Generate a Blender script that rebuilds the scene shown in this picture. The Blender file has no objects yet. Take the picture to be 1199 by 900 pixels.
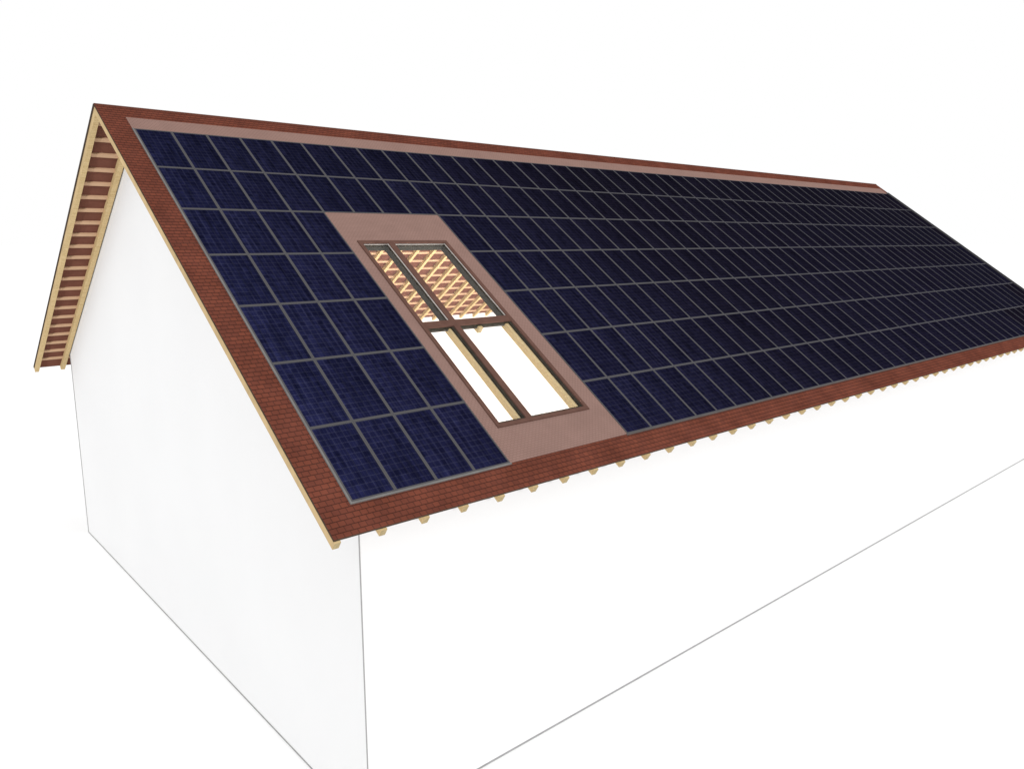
import bpy, bmesh, math, random
from mathutils import Vector, Matrix
random.seed(4)
S = bpy.context.scene
COL = S.collection

# ------------------------------------------------------------------ dimensions (metres)
W = 19.2                      # gable width (wall to wall)
OG, OE = 0.966, 0.963         # overhang at the gable, overhang at the eave
LR = 40.25                    # roof length
LW = LR - 2 * OG              # wall length
ZR, ZE = 13.4234, 6.015       # ridge, eave
RUN = W / 2 + OE
ANG = math.atan2(ZR - ZE, RUN)
CA, SA = math.cos(ANG), math.sin(ANG)
SL = RUN / CA                 # slope length
PX, PS = 0.8190, 1.61386      # panel pitch along the roof and down the slope
AX, AT = 0.572, 1.036         # first panel: from the gable edge, from the ridge
NC, NR = 48, 7
GC0, GC1, GR0 = 4, 8, 2       # panels left out around the roof window
TILE_T = -0.008               # tile surface
TILE_B = -0.052               # underside of tiles
RAF_D, RAF_W, RAF_P = 0.145, 0.128, 0.804
RAF_B = TILE_B - RAF_D


def P(side, x, s, h):
    """point on a roof slope: x from the gable edge, s down from the ridge, h above the slope"""
    y = s * CA + h * SA
    z = ZR - s * SA + h * CA
    return Vector((x - OG, W / 2 - y if side == 'near' else W / 2 + y, z))


# ------------------------------------------------------------------ materials
def mat(name, rgb, rough=0.9, spec=0.0):
    m = bpy.data.materials.new(name)
    m.use_nodes = True
    b = m.node_tree.nodes['Principled BSDF']
    b.inputs['Base Color'].default_value = (*rgb, 1)
    b.inputs['Roughness'].default_value = rough
    b.inputs['Specular IOR Level'].default_value = spec
    return m, m.node_tree.nodes, m.node_tree.links, b


def noisy(name, c1, c2, scale, stretch=(1, 1, 1), detail=6, rough=0.9, coord='Object', spec=0.0, bump=0.0):
    m, N, L, b = mat(name, c1, rough, spec)
    tc = N.new('ShaderNodeTexCoord')
    mp = N.new('ShaderNodeMapping')
    mp.inputs['Scale'].default_value = stretch
    nz = N.new('ShaderNodeTexNoise')
    nz.inputs['Scale'].default_value = scale
    nz.inputs['Detail'].default_value = detail
    rp = N.new('ShaderNodeValToRGB')
    rp.color_ramp.elements[0].position = 0.3
    rp.color_ramp.elements[1].position = 0.7
    rp.color_ramp.elements[0].color = (*c1, 1)
    rp.color_ramp.elements[1].color = (*c2, 1)
    L.new(tc.outputs[coord], mp.inputs['Vector'])
    L.new(mp.outputs[0], nz.inputs['Vector'])
    L.new(nz.outputs['Fac'], rp.inputs['Fac'])
    L.new(rp.outputs['Color'], b.inputs['Base Color'])
    if bump:
        bp = N.new('ShaderNodeBump')
        bp.inputs['Strength'].default_value = bump
        L.new(nz.outputs['Fac'], bp.inputs['Height'])
        L.new(bp.outputs[0], b.inputs['Normal'])
    return m


def brick_mat(name, c1, c2, mortar, bw, rh, ms, offset=0.5, nscale=1.3, namt=0.35):
    m, N, L, b = mat(name, c1)
    tc = N.new('ShaderNodeTexCoord')
    br = N.new('ShaderNodeTexBrick')
    br.offset = offset
    br.inputs['Scale'].default_value = 1
    br.inputs['Brick Width'].default_value = bw
    br.inputs['Row Height'].default_value = rh
    br.inputs['Mortar Size'].default_value = ms
    br.inputs['Mortar Smooth'].default_value = 0.3
    br.inputs['Color1'].default_value = (*c1, 1)
    br.inputs['Color2'].default_value = (*c2, 1)
    br.inputs['Mortar'].default_value = (*mortar, 1)
    L.new(tc.outputs['UV'], br.inputs['Vector'])
    nz = N.new('ShaderNodeTexNoise')
    nz.inputs['Scale'].default_value = nscale
    nz.inputs['Detail'].default_value = 5
    L.new(tc.outputs['UV'], nz.inputs['Vector'])
    mr = N.new('ShaderNodeMapRange')
    mr.inputs['From Min'].default_value = 0.3
    mr.inputs['From Max'].default_value = 0.7
    mr.inputs['To Min'].default_value = 1 - namt / 2
    mr.inputs['To Max'].default_value = 1 + namt / 2
    L.new(nz.outputs['Fac'], mr.inputs['Value'])
    mx = N.new('ShaderNodeMix')
    mx.data_type = 'RGBA'
    mx.blend_type = 'MULTIPLY'
    mx.inputs[0].default_value = 1
    L.new(br.outputs['Color'], mx.inputs[6])
    L.new(mr.outputs[0], mx.inputs[7])
    L.new(mx.outputs[2], b.inputs['Base Color'])
    return m


M = {}
M['tile'] = brick_mat('clay_tile', (0.150, 0.046, 0.029), (0.118, 0.038, 0.026), (0.070, 0.026, 0.019), 0.125, 0.105, 0.008)
M['tile_under'] = noisy('tile_underside', (0.132, 0.054, 0.038), (0.165, 0.068, 0.048), 3)
M['tile_edge'] = noisy('tile_edge', (0.050, 0.036, 0.028), (0.072, 0.050, 0.038), 8)
M['ridge'] = noisy('dark_ridge', (0.085, 0.032, 0.022), (0.110, 0.040, 0.027), 8)
M['verge'] = noisy('verge_edge', (0.052, 0.042, 0.034), (0.070, 0.056, 0.045), 6)
M['dark_trim'] = noisy('dark_trim', (0.024, 0.023, 0.024), (0.034, 0.033, 0.034), 6)
M['far_rail'] = noisy('darker_rail', (0.085, 0.074, 0.070), (0.105, 0.092, 0.087), 4)  # long bottom rail right of the window, darker than the other rails
M['wood'] = noisy('spruce_wood', (0.47, 0.34, 0.165), (0.61, 0.465, 0.26), 6, (0.6, 6, 6))
M['end_grain'] = noisy('end_grain', (0.30, 0.24, 0.13), (0.42, 0.33, 0.19), 25)
M['barge'] = noisy('barge_wood', (0.42, 0.31, 0.17), (0.54, 0.40, 0.22), 6, (6, 0.6, 0.6))
M['batten'] = noisy('batten_wood', (0.48, 0.31, 0.195), (0.54, 0.355, 0.23), 5, (0.6, 6, 6))
M['sheet'] = brick_mat('blind_sheet', (0.240, 0.150, 0.128), (0.232, 0.145, 0.123), (0.175, 0.108, 0.092), 0.09, 0.0525, 0.007, 0.5, 2.0, 0.10)
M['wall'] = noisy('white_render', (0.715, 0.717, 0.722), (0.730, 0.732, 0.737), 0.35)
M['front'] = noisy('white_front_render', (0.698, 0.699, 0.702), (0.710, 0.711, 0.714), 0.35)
M['inner'] = noisy('white_plaster', (0.86, 0.86, 0.86), (0.88, 0.88, 0.88), 0.6)
M['ground'] = noisy('white_ground', (0.93, 0.93, 0.93), (0.94, 0.94, 0.94), 0.2)
M['line'] = noisy('grey_joint', (0.27, 0.27, 0.27), (0.33, 0.33, 0.33), 4)
M['rail'] = noisy('aluminium_rail', (0.135, 0.130, 0.126), (0.175, 0.168, 0.162), 4)
M['window_brown'] = noisy('brown_cladding', (0.098, 0.052, 0.041), (0.122, 0.066, 0.052), 5)
M['window_grey'] = noisy('grey_reveal', (0.030, 0.027, 0.022), (0.046, 0.041, 0.033), 7)
M['bead'] = noisy('pale_bead', (0.30, 0.275, 0.26), (0.40, 0.37, 0.35), 7)


def cell_mat():
    """polycrystalline cells, six by twelve per panel; the object colour carries the painted near-to-far darkening"""
    m, N, L, b = mat('solar_cells', (0.02, 0.02, 0.08), 0.5, 0.02)
    tc = N.new('ShaderNodeTexCoord')
    oi = N.new('ShaderNodeObjectInfo')
    br = N.new('ShaderNodeTexBrick')
    br.offset = 0
    br.inputs['Scale'].default_value = 1
    br.inputs['Brick Width'].default_value = (PX - 0.07) / 6
    br.inputs['Row Height'].default_value = (PS - 0.07) / 12
    br.inputs['Mortar Size'].default_value = 0.006
    br.inputs['Mortar Smooth'].default_value = 0.2
    br.inputs['Color1'].default_value = (1, 1, 1, 1)
    br.inputs['Color2'].default_value = (0.62, 0.62, 0.66, 1)
    br.inputs['Mortar'].default_value = (2.3, 2.2, 1.35, 1)
    L.new(tc.outputs['UV'], br.inputs['Vector'])
    off = N.new('ShaderNodeMath')
    off.operation = 'MULTIPLY'
    off.inputs[1].default_value = 60
    L.new(oi.outputs['Random'], off.inputs[0])
    def noise(sx, sy, sc, lo, hi):
        mp = N.new('ShaderNodeMapping')
        mp.inputs['Scale'].default_value = (sx, sy, 1)
        nz = N.new('ShaderNodeTexNoise')
        nz.noise_dimensions = '4D'
        nz.inputs['Scale'].default_value = sc
        nz.inputs['Detail'].default_value = 4
        L.new(tc.outputs['UV'], mp.inputs['Vector'])
        L.new(mp.outputs[0], nz.inputs['Vector'])
        L.new(off.outputs[0], nz.inputs['W'])
        mr = N.new('ShaderNodeMapRange')
        mr.inputs['From Min'].default_value = 0.32
        mr.inputs['From Max'].default_value = 0.68
        mr.inputs['To Min'].default_value = lo
        mr.inputs['To Max'].default_value = hi
        L.new(nz.outputs['Fac'], mr.inputs['Value'])
        return mr.outputs[0]
    def mul(a, bb):
        mx = N.new('ShaderNodeMix')
        mx.data_type = 'RGBA'
        mx.blend_type = 'MULTIPLY'
        mx.inputs[0].default_value = 1
        L.new(a, mx.inputs[6])
        L.new(bb, mx.inputs[7])
        return mx.outputs[2]
    # fine finger lines across, streaks down the slope, crystal blotches
    wv = N.new('ShaderNodeTexWave')
    wv.bands_direction = 'X'
    wv.inputs['Scale'].default_value = 7.5
    wv.inputs['Distortion'].default_value = 0.4
    L.new(tc.outputs['UV'], wv.inputs['Vector'])
    wr = N.new('ShaderNodeMapRange')
    wr.inputs['To Min'].default_value = 0.86
    wr.inputs['To Max'].default_value = 1.12
    L.new(wv.outputs['Fac'], wr.inputs['Value'])
    c = mul(br.outputs['Color'], oi.outputs['Color'])
    c = mul(c, noise(9, 0.7, 1.6, 0.62, 1.32))
    c = mul(c, noise(1, 1, 9, 0.80, 1.2))
    c = mul(c, wr.outputs[0])
    # each panel a little darker towards one edge
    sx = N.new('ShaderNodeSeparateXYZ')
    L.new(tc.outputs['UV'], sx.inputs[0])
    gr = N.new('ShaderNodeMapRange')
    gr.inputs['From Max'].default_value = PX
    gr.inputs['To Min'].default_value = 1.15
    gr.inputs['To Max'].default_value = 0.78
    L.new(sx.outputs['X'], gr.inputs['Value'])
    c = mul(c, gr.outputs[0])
    matte(m, c)
    return m


def matte(m, c):
    N, L = m.node_tree.nodes, m.node_tree.links
    N.remove(N['Principled BSDF'])
    df = N.new('ShaderNodeBsdfDiffuse')
    L.new(c, df.inputs['Color'])
    L.new(df.outputs[0], N['Material Output'].inputs['Surface'])


def frame_mat():
    m, N, L, b = mat('panel_frame', (0.1, 0.1, 0.1), 0.6, 0.02)
    oi = N.new('ShaderNodeObjectInfo')
    matte(m, oi.outputs['Color'])
    return m


def glass_mat():
    m = bpy.data.materials.new('clear_glass')
    m.use_nodes = True
    N, L = m.node_tree.nodes, m.node_tree.links
    N.clear()
    o = N.new('ShaderNodeOutputMaterial')
    t = N.new('ShaderNodeBsdfTransparent')
    t.inputs['Color'].default_value = (0.98, 0.985, 0.98, 1)
    g = N.new('ShaderNodeBsdfGlossy')
    g.inputs['Roughness'].default_value = 0.02
    mx = N.new('ShaderNodeMixShader')
    mx.inputs[0].default_value = 0.03
    L.new(t.outputs[0], mx.inputs[1])
    L.new(g.outputs[0], mx.inputs[2])
    L.new(mx.outputs[0], o.inputs[0])
    return m


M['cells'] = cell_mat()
M['frame'] = frame_mat()
M['glass'] = glass_mat()


# ------------------------------------------------------------------ helpers
def obj(name, bm, m, parent=None, recalc=True):
    if recalc:
        bmesh.ops.recalc_face_normals(bm, faces=bm.faces[:])
    me = bpy.data.meshes.new(name)
    bm.to_mesh(me)
    bm.free()
    for x in (m if isinstance(m, (list, tuple)) else [m]):
        me.materials.append(x)
    o = bpy.data.objects.new(name, me)
    COL.objects.link(o)
    o.parent = parent
    return o


def tag(o, label=None, cat=None, group=None, kind=None):
    for k, v in (('label', label), ('category', cat), ('group', group), ('kind', kind)):
        if v:
            o[k] = v
    return o


def prism(bm, A, B, uv=None, mi=None):
    """closed prism between two matching polygons of points"""
    va = [bm.verts.new(p) for p in A]
    vb = [bm.verts.new(p) for p in B]
    n = len(A)
    fs = [bm.faces.new(va), bm.faces.new(list(reversed(vb)))]
    for i in range(n):
        j = (i + 1) % n
        fs.append(bm.faces.new((va[i], va[j], vb[j], vb[i])))
    return fs


def slope_prism(bm, side, x0, x1, prof):
    return prism(bm, [P(side, x0, s, h) for s, h in prof], [P(side, x1, s, h) for s, h in prof])


def slope_box(bm, side, x0, x1, s0, s1, h0, h1):
    return slope_prism(bm, side, x0, x1, [(s0, h0), (s1, h0), (s1, h1), (s0, h1)])


def boxm(bm, a, b):
    A = [(a[0], a[1], a[2]), (a[0], b[1], a[2]), (a[0], b[1], b[2]), (a[0], a[1], b[2])]
    return prism(bm, A, [(b[0], y, z) for _, y, z in A])


# ------------------------------------------------------------------ ground
bm = bmesh.new()
R = 1500
bm.faces.new([bm.verts.new(p) for p in ((-R, -R, 0), (R, -R, 0), (R, R, 0), (-R, R, 0))])
tag(obj('ground', bm, M['ground']), kind='structure')

# ------------------------------------------------------------------ house
house = bpy.data.objects.new('house', None)
COL.objects.link(house)
tag(house, 'long white gabled house with a brown tiled roof covered in solar panels', 'house')

T = 0.24
def ztop(y):                                   # just inside the tile layer above a wall
    d = y if y <= W / 2 else W - y
    return ZR - (W / 2 - d) * SA / CA + (TILE_B + 0.012) / CA

WM = [M['wall'], M['inner']]
def paint_inner(o, test):
    for p in o.data.polygons:
        if test(p.center, p.normal):
            p.material_index = 1

# front and back walls (mitred at the corners)
bm = bmesh.new()
prism(bm, [(0, 0, 0), (LW, 0, 0), (LW - T, T, 0), (T, T, 0)], [(0, 0, ztop(0)), (LW, 0, ztop(0)), (LW - T, T, ztop(T)), (T, T, ztop(T))])
o = obj('wall', bm, [M['front'], M['inner']], house)
paint_inner(o, lambda c, n: n.y > 0.9)
wall_front = o
bm = bmesh.new()
prism(bm, [(0, W, 0), (LW, W, 0), (LW - T, W - T, 0), (T, W - T, 0)], [(0, W, ztop(W)), (LW, W, ztop(W)), (LW - T, W - T, ztop(T)), (T, W - T, ztop(T))])
o = obj('wall', bm, WM, house)
paint_inner(o, lambda c, n: n.y < -0.9)
for x_out, x_in, sg in ((0, T, 1), (LW, LW - T, -1)):
    bm = bmesh.new()
    prism(bm, [(x_out, 0, 0), (x_out, W, 0), (x_out, W, ztop(W)), (x_out, W / 2, ztop(W / 2)), (x_out, 0, ztop(0))],
          [(x_in, T, 0), (x_in, W - T, 0), (x_in, W - T, ztop(T)), (x_in, W / 2, ztop(W / 2)), (x_in, T, ztop(T))])
    o = obj('wall', bm, WM, house)
    paint_inner(o, lambda c, n: n.x * sg > 0.9)
    if sg == 1:
        wall_gable = o

# grey joints along the foot and the corners of the walls
q = 0.012
for a, b in (((-q, -q, 0), (LW + q, 0.004, 0.034)), ((-q, 0.004, 0), (0.004, W + q, 0.026))):
    bm = bmesh.new()
    boxm(bm, (a[0], a[1], 0.001), b)
    obj('base_joint', bm, M['line'], house)
for x, y, w in ((0, 0, 0.018), (0, W, 0.028)):
    bm = bmesh.new()
    boxm(bm, (x - w / 2 - 0.004, y - w / 2, 0.0345), (x + w / 2 - 0.004, y + w / 2, ztop(0) - 0.05))
    obj('corner_joint', bm, M['line'], house)

# ------------------------------------------------------------------ roof window dimensions (from gable edge / from ridge)
WX0, WX1, WS0, WS1 = 4.140, 6.672, 5.424, 11.500
FW = 0.092
HX0, HX1 = WX0 + 0.05, WX1 - 0.05           # opening in the tiles
G = 0.105
HC0, HC1 = 52, 109                          # opening limits in tile courses
HS0, HS1 = HC0 * G, HC1 * G


def course_profile(i0, i1, s_end=None):
    top = []
    for i in range(i0, i1):
        s0, s1 = i * G, (i + 1) * G
        if s_end:
            s1 = min(s1, s_end)
        top += [(s0, TILE_T - 0.006), (s1, TILE_T)]
    return top + [(top[-1][0], TILE_B), (top[0][0] + (0.04 if i0 == 0 else 0), TILE_B)]


def tiled(side, pieces):
    bm = bmesh.new()
    uv = bm.loops.layers.uv.new('UVMap')
    for x0, x1, i0, i1, se in pieces:
        prof = course_profile(i0, i1, se)
        n = len(prof)
        fs = slope_prism(bm, side, x0, x1, prof)
        for k, f in enumerate(fs):
            if k < 2:
                f.material_index = 2            # verge
                continue
            a = k - 2
            if a == n - 2:
                f.material_index = 1            # underside
            elif a == n - 3:
                f.material_index = 2            # eave edge
            else:
                f.material_index = 0
                va = f.verts
                for lp in f.loops:
                    co = lp.vert.co
                    y = abs(co.y - W / 2)
                    sv = (y * CA + (ZR - co.z) * SA)
                    # keep the riser on its own course
                    lp[uv].uv = (co.x + OG, sv + 0.0001)
    return obj('tiled_slope', bm, [M['tile'], M['tile_under'], M['tile_edge']], house)


NCO = int(SL / G) + 1
roof_near = tiled('near', [(0, LR, 0, HC0, None), (0, HX0, HC0, HC1, None), (HX1, LR, HC0, HC1, None), (0, LR, HC1, NCO, SL)])
roof_far = tiled('far', [(0, LR, 0, NCO, SL)])
bm = bmesh.new()
for sd in ('near', 'far'):
    slope_prism(bm, sd, -0.004, LR + 0.004, [(0.0, -0.010), (0.05, -0.010), (0.05, -0.003), (0.0, 0.006)])
obj('ridge_strip', bm, M['ridge'], house)

# ------------------------------------------------------------------ rafters and battens
def rafter(side, k, pieces=None):
    xc = 0.060 + RAF_P * k
    w2 = RAF_W / 2 if side == 'far' else 0.053
    x0, x1 = xc - w2, xc + w2
    if k == 0:
        x0 = 0.006
    bm = bmesh.new()
    t = SA / CA
    top, bot = TILE_B - 0.001, RAF_B
    for a, b in (pieces or [(None, None)]):
        s_end = SL + 0.035 if b is None else b
        if a is None:
            prof = [(-top * t, top), (s_end, top), (s_end, bot), (-bot * t, bot)]
        else:
            prof = [(a, top), (s_end, top), (s_end, bot), (a, bot)]
        fs = slope_prism(bm, side, x0, x1, prof)
        fs[3].material_index = 1                # end grain
        for f in fs[:2]:
            f.material_index = 2 if k == 0 else 0
    return bm

WOODS = [M['wood'], M['end_grain'], M['barge']]
NRAF = int((LR - 0.1) / RAF_P) + 1
for k in range(NRAF):
    pc = None
    if k == 7:                                  # trimmed for the roof window
        pc = [(None, WS0 + 0.06), (8.46, 8.635), (WS1 - 0.06, None)]
    elif k in (6, 8):
        pc = [(None, WS0 + 0.06), (8.50, None)]
    obj('rafter', rafter('near', k, pc), WOODS, house)
rest = bmesh.new()
for k in range(NRAF):
    b_ = rafter('far', k)
    if k <= 34:
        obj('rafter', b_, WOODS, house)
    else:
        me = bpy.data.meshes.new('tmp')
        b_.to_mesh(me)
        rest.from_mesh(me)
        b_.free()
        bpy.data.meshes.remove(me)
tag(obj('rafter', rest, WOODS, house), kind='stuff')
for i in range(22):
    s = 0.50 + i * 0.5565
    bm = bmesh.new()
    slope_box(bm, 'far', 0.05, LR - 0.05, s, s + 0.125, TILE_B - 0.04, TILE_B + 0.002)
    obj('batten', bm, M['batten'], house)

# ------------------------------------------------------------------ blind sheets on the near slope
def sheet(pieces):
    bm = bmesh.new()
    uv = bm.loops.layers.uv.new('UVMap')
    for x0, x1, s0, s1 in pieces:
        for f in slope_box(bm, 'near', x0, x1, s0, s1, -0.012, 0.001):
            for lp in f.loops:
                co = lp.vert.co
                lp[uv].uv = (co.x + OG, (W / 2 - co.y) * CA + (ZR - co.z) * SA)
    return obj('blind_sheet', bm, M['sheet'], house)

X0 = AX + GC0 * PX
X1 = AX + GC1 * PX
S0 = AT + GR0 * PS
S1 = AT + NR * PS
sheet([(AX - 0.03, AX + NC * PX, 0.515, AT)])
sheet([(X0, HX0, S0, S1), (HX1, X1, S0, S1), (HX0, HX1, S0, WS0 + 0.05), (HX0, HX1, WS1 - 0.05, S1)])
# pale rails along the outer edge of the panel field
for x0, x1, s0, s1 in ((AX - 0.034, AX, AT - 0.02, S1 + 0.036), (AX + 0.0005, X0 + 0.02, S1 + 0.0005, S1 + 0.036), (X1 - 0.03, AX + NC * PX, S1 + 0.0005, S1 + 0.036)):
    bm = bmesh.new()
    slope_box(bm, 'near', x0, x1, s0, s1, -0.014, 0.013)
    obj('edge_rail', bm, M['far_rail'] if x1 > 20 else M['rail'], house)
bm = bmesh.new()
slope_box(bm, 'near', AX + NC * PX + 0.0005, LR + 0.004, 0.9, S1 + 0.036, -0.030, 0.0125)
obj('verge_trim', bm, M['dark_trim'], house)

bm = bmesh.new()
slope_box(bm, 'far', -0.012, -0.001, 0.03, SL, -0.056, 0.014)
obj('verge_trim', bm, M['verge'], house)

# ------------------------------------------------------------------ roof window
def ring(bm, x0, x1, s0, s1, w, h0, h1):
    slope_box(bm, 'near', x0, x1, s0, s0 + w, h0, h1)
    slope_box(bm, 'near', x0, x1, s1 - w, s1, h0, h1)
    slope_box(bm, 'near', x0, x0 + w, s0 + w, s1 - w, h0, h1)
    slope_box(bm, 'near', x1 - w, x1, s0 + w, s1 - w, h0, h1)

MX0, MX1 = 4.935, 5.085
TS0, TS1 = 8.37, 8.56
bm = bmesh.new()
ring(bm, WX0, WX1, WS0, WS1, FW, -0.006, 0.028)
win = obj('roof_window', bm, M['window_brown'], house)
bm = bmesh.new()
slope_box(bm, 'near', MX0, MX1, WS0 + FW, WS1 - FW, -0.006, 0.026)
obj('mullion', bm, M['window_brown'], win)
bm = bmesh.new()
slope_box(bm, 'near', WX0 + FW, MX0, TS0, TS1, -0.006, 0.025)
slope_box(bm, 'near', MX1, WX1 - FW, TS0, TS1, -0.006, 0.025)
obj('transom', bm, M['window_brown'], win)
for x0, x1 in ((WX0 + FW, MX0), (MX1, WX1 - FW)):
    for s0, s1, upper in ((WS0 + FW, TS0, True), (TS1, WS1 - FW, False)):
        bm = bmesh.new()
        dp = -0.20 if upper else -0.12
        ring(bm, x0 - 0.03, x1 + 0.03, s0 - 0.03, s1 + 0.03, 0.034, dp, -0.0065)
        slope_box(bm, 'near', x1 - (0.030 if upper else 0.055), x1 - 0.004, s0 + 0.004, s1 - 0.004, dp, -0.0072)
        if not upper:
            slope_box(bm, 'near', x0 + 0.0041, x0 + 0.038, s0 + 0.0045, s1 - 0.0045, dp + 0.001, -0.0073)
            slope_box(bm, 'near', x0 + 0.0382, x1 - 0.0552, s1 - 0.052, s1 - 0.0045, dp + 0.001, -0.0074)
        lin = obj('sash', bm, M['window_grey'], win)
        bm = bmesh.new()
        slope_box(bm, 'near', x0 + (0.004 if upper else 0.039), x1 - (0.031 if upper else 0.056), s0 + 0.004, s1 - (0.004 if upper else 0.053), -0.030, -0.024)
        obj('pane', bm, M['glass'], win)
        if upper:
            bm = bmesh.new()
            slope_box(bm, 'near', x1 - 0.030, x1 - 0.001, s0 + 0.004, s1 - 0.004, -0.0071, 0.002)
            slope_box(bm, 'near', x0 + 0.004, x1 - 0.032, s0 + 0.004, s0 + 0.022, -0.022, -0.008)
            obj('glazing_bead', bm, M['bead'], win)

# ------------------------------------------------------------------ solar panels
FWP, GAP = 0.029, 0.001
def panel_meshes():
    w, l = PX - GAP * 2, PS - GAP * 2
    bm = bmesh.new()
    def bx(x0, x1, y0, y1, z0, z1):
        boxm(bm, (x0, y0, z0), (x1, y1, z1))
    for y0, y1 in ((-l / 2, -l / 2 + FWP), (l / 2 - FWP, l / 2)):
        bx(-w / 2, w / 2, y0, y1, -0.005, 0.012)
    for x0, x1 in ((-w / 2, -w / 2 + FWP), (w / 2 - FWP, w / 2)):
        bx(x0, x1, -l / 2 + FWP, l / 2 - FWP, -0.005, 0.012)
    bmesh.ops.recalc_face_normals(bm, faces=bm.faces[:])
    mf = bpy.data.meshes.new('frame')
    bm.to_mesh(mf)
    bm.free()
    mf.materials.append(M['frame'])
    bm = bmesh.new()
    uv = bm.loops.layers.uv.new('UVMap')
    a, b = w / 2 - FWP + 0.002, l / 2 - FWP + 0.002
    boxm(bm, (-a, -b, -0.004), (a, b, 0.007))
    bmesh.ops.recalc_face_normals(bm, faces=bm.faces[:])
    for f in bm.faces:
        for lp in f.loops:
            lp[uv].uv = (lp.vert.co.x + a, lp.vert.co.y + b)
    mc = bpy.data.meshes.new('cell_sheet')
    bm.to_mesh(mc)
    bm.free()
    mc.materials.append(M['cells'])
    return mf, mc

MF, MC = panel_meshes()
CAM = Vector((-6.178, -10.822, 10.354))
YAW, PIT, F = 0.72283, 0.18392, 912.67
def pix(p):
    f = Vector((math.sin(YAW) * math.cos(PIT), math.cos(YAW) * math.cos(PIT), -math.sin(PIT)))
    r = Vector((math.cos(YAW), -math.sin(YAW), 0))
    u = r.cross(f)
    d = p - CAM
    return 600 + F * d.dot(r) / d.dot(f), 450 - F * d.dot(u) / d.dot(f)

cells = []
for r in range(NR):
    for c in range(NC):
        if r >= GR0 and GC0 <= c < GC1:
            continue
        x, s = AX + (c + .5) * PX, AT + (r + .5) * PS
        qs = [pix(P('near', x + i * PX / 2, s + j * PS / 2, 0.01)) for i, j in ((-1, -1), (1, -1), (1, 1), (-1, 1))]
        area = abs(sum(qs[i][0] * qs[(i + 1) % 4][1] - qs[(i + 1) % 4][0] * qs[i][1] for i in range(4))) / 2
        lo, hi = min(q_[0] for q_ in qs), max(q_[0] for q_ in qs)
        area *= max(0, min(1, (1199 - lo) / (hi - lo)))
        cells.append((area, r, c))
cells.sort(reverse=True)

ONES = ['', 'first', 'second', 'third', 'fourth', 'fifth', 'sixth', 'seventh', 'eighth', 'ninth', 'tenth', 'eleventh', 'twelfth', 'thirteenth', 'fourteenth',
        'fifteenth', 'sixteenth', 'seventeenth', 'eighteenth', 'nineteenth']
def nth(n):
    if n < 20:
        return ONES[n]
    t, o_ = divmod(n, 10)
    return ['', '', 'twentieth', 'thirtieth', 'fortieth'][t] if o_ == 0 else ['', '', 'twenty', 'thirty', 'forty'][t] + '-' + ONES[o_]

ROWS = ['top row under the ridge', 'second row from the ridge', 'third row from the ridge', 'middle row of seven',
        'fifth row from the ridge', 'sixth row from the ridge', 'bottom row above the eave']
ROWS[3] = 'fourth row from the ridge'
def lerp(a, b, t):
    return tuple(a[i] + (b[i] - a[i]) * t for i in range(3))

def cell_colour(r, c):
    # viewing-angle darkening painted in: bluer by the near gable, blacker towards far end
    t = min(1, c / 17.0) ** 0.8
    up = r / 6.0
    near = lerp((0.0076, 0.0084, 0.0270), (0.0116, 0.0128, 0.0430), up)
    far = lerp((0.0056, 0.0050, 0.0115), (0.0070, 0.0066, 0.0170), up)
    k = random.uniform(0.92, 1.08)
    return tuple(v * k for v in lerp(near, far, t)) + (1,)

def frame_colour(r, c):  # frames get the same painted near-to-far darkening, weaker
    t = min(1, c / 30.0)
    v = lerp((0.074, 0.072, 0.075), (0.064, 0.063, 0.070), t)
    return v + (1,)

proto = None
GROUP = 'solar panels in rows on the near roof slope'
for area, r, c in cells[:300]:
    if proto is None:
        root = bpy.data.objects.new('solar_panel', None)
        fr = bpy.data.objects.new('frame', MF)
        ce = bpy.data.objects.new('cell_sheet', MC)
        proto = (root, fr, ce)
    else:
        root, fr, ce = (o_.copy() for o_ in proto)
    for o_ in (root, fr, ce):
        COL.objects.link(o_)
    fr.parent = root
    ce.parent = root
    root.location = P('near', AX + (c + .5) * PX, AT + (r + .5) * PS, 0)
    root.rotation_euler = (ANG, 0, 0)
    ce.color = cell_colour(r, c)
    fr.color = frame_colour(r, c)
    look = 'bright blue' if c < 3 and r > 3 else ('dark blue' if c < 14 else 'near-black blue')
    if r >= GR0 and c < GC0:
        wh = nth(c + 1) + ' from the gable edge'
    elif r >= GR0:
        wh = nth(c - GC1 + 1) + ' right of the roof window'
    else:
        wh = nth(c + 1) + ' from the left gable edge'
    tag(root, f'{look} solar panel, {ROWS[r]}, {wh}', 'solar panel', GROUP)

# the smallest ones at the far right end, beyond the three hundred that show largest
w, l = PX - GAP * 2, PS - GAP * 2
bf = bmesh.new()
uvl = bf.loops.layers.uv.new('UVMap')
for area, r, c in cells[300:]:
    mt = Matrix.Translation(P('near', AX + (c + .5) * PX, AT + (r + .5) * PS, 0)) @ Matrix.Rotation(ANG, 4, 'X')
    for me, mi in ((MF, 0), (MC, 1)):
        n0 = len(bf.verts)
        f0 = len(bf.faces)
        bf.from_mesh(me)
        bf.verts.ensure_lookup_table()
        bf.faces.ensure_lookup_table()
        for v in bf.verts[n0:]:
            v.co = mt @ v.co
        for f in bf.faces[f0:]:
            f.material_index = mi
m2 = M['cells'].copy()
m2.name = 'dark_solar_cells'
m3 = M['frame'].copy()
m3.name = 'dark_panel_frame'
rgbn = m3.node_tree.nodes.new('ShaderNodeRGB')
rgbn.outputs[0].default_value = (0.064, 0.063, 0.070, 1)
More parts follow.
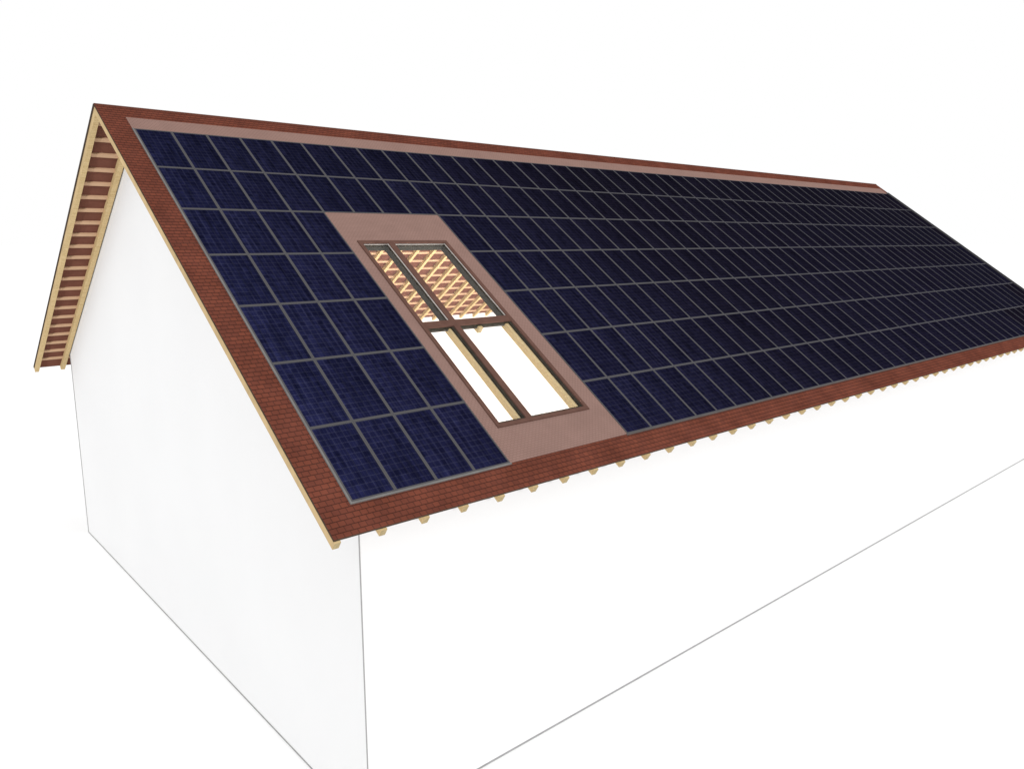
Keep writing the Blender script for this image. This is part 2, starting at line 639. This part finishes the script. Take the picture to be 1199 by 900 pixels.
m3.node_tree.links.new(rgbn.outputs[0], m3.node_tree.nodes['Diffuse BSDF'].inputs['Color'])
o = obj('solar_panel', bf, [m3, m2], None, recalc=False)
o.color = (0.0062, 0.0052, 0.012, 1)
tag(o, 'last narrow-looking dark solar panels at the far right end of the roof', 'solar panels', None, 'stuff')

# ------------------------------------------------------------------ light
w_ = bpy.data.worlds.new('World')
S.world = w_
w_.use_nodes = True
bg = w_.node_tree.nodes['Background']
bg.inputs['Color'].default_value = (1, 1, 1, 1)
bg.inputs['Strength'].default_value = 1.0

sun = bpy.data.lights.new('sun', 'SUN')
sun.energy = 2.0
sun.angle = math.radians(4)
sun.color = (1.0, 0.995, 0.985)
so = bpy.data.objects.new('sun', sun)
COL.objects.link(so)
el, az = math.radians(16), math.atan2(-0.88, -0.47)
d = Vector((math.cos(el) * math.cos(az), math.cos(el) * math.sin(az), math.sin(el)))
so.rotation_euler = d.to_track_quat('Z', 'Y').to_euler()

# added fill lights, no visible source; brighten timbers and back wall behind the window
for x in (9, 17, 25):
    a = bpy.data.lights.new('indoor_fill', 'AREA')
    a.shape = 'RECTANGLE'
    a.size, a.size_y = 7, 3
    a.energy = 1900
    a.color = (1.0, 0.98, 0.95)
    ao = bpy.data.objects.new('indoor_fill', a)
    COL.objects.link(ao)
    ao.location = (x, 2.4, 1.0)
    ao.rotation_euler = Vector((0, -0.8, -0.6)).to_track_quat('Z', 'Y').to_euler()

# ------------------------------------------------------------------ camera
cam = bpy.data.cameras.new('camera')
cam.sensor_width = 36
cam.lens = 36 * F / 1199.5
cam.clip_end = 5000
co = bpy.data.objects.new('camera', cam)
COL.objects.link(co)
co.location = CAM
f = Vector((math.sin(YAW) * math.cos(PIT), math.cos(YAW) * math.cos(PIT), -math.sin(PIT)))
co.rotation_euler = f.to_track_quat('-Z', 'Y').to_euler()
S.camera = co
S.view_settings.view_transform = 'Standard'
S.view_settings.look = 'None'
S.view_settings.exposure = 0
S.cycles.max_bounces = 8
S.cycles.diffuse_bounces = 5
S.cycles.transparent_max_bounces = 16
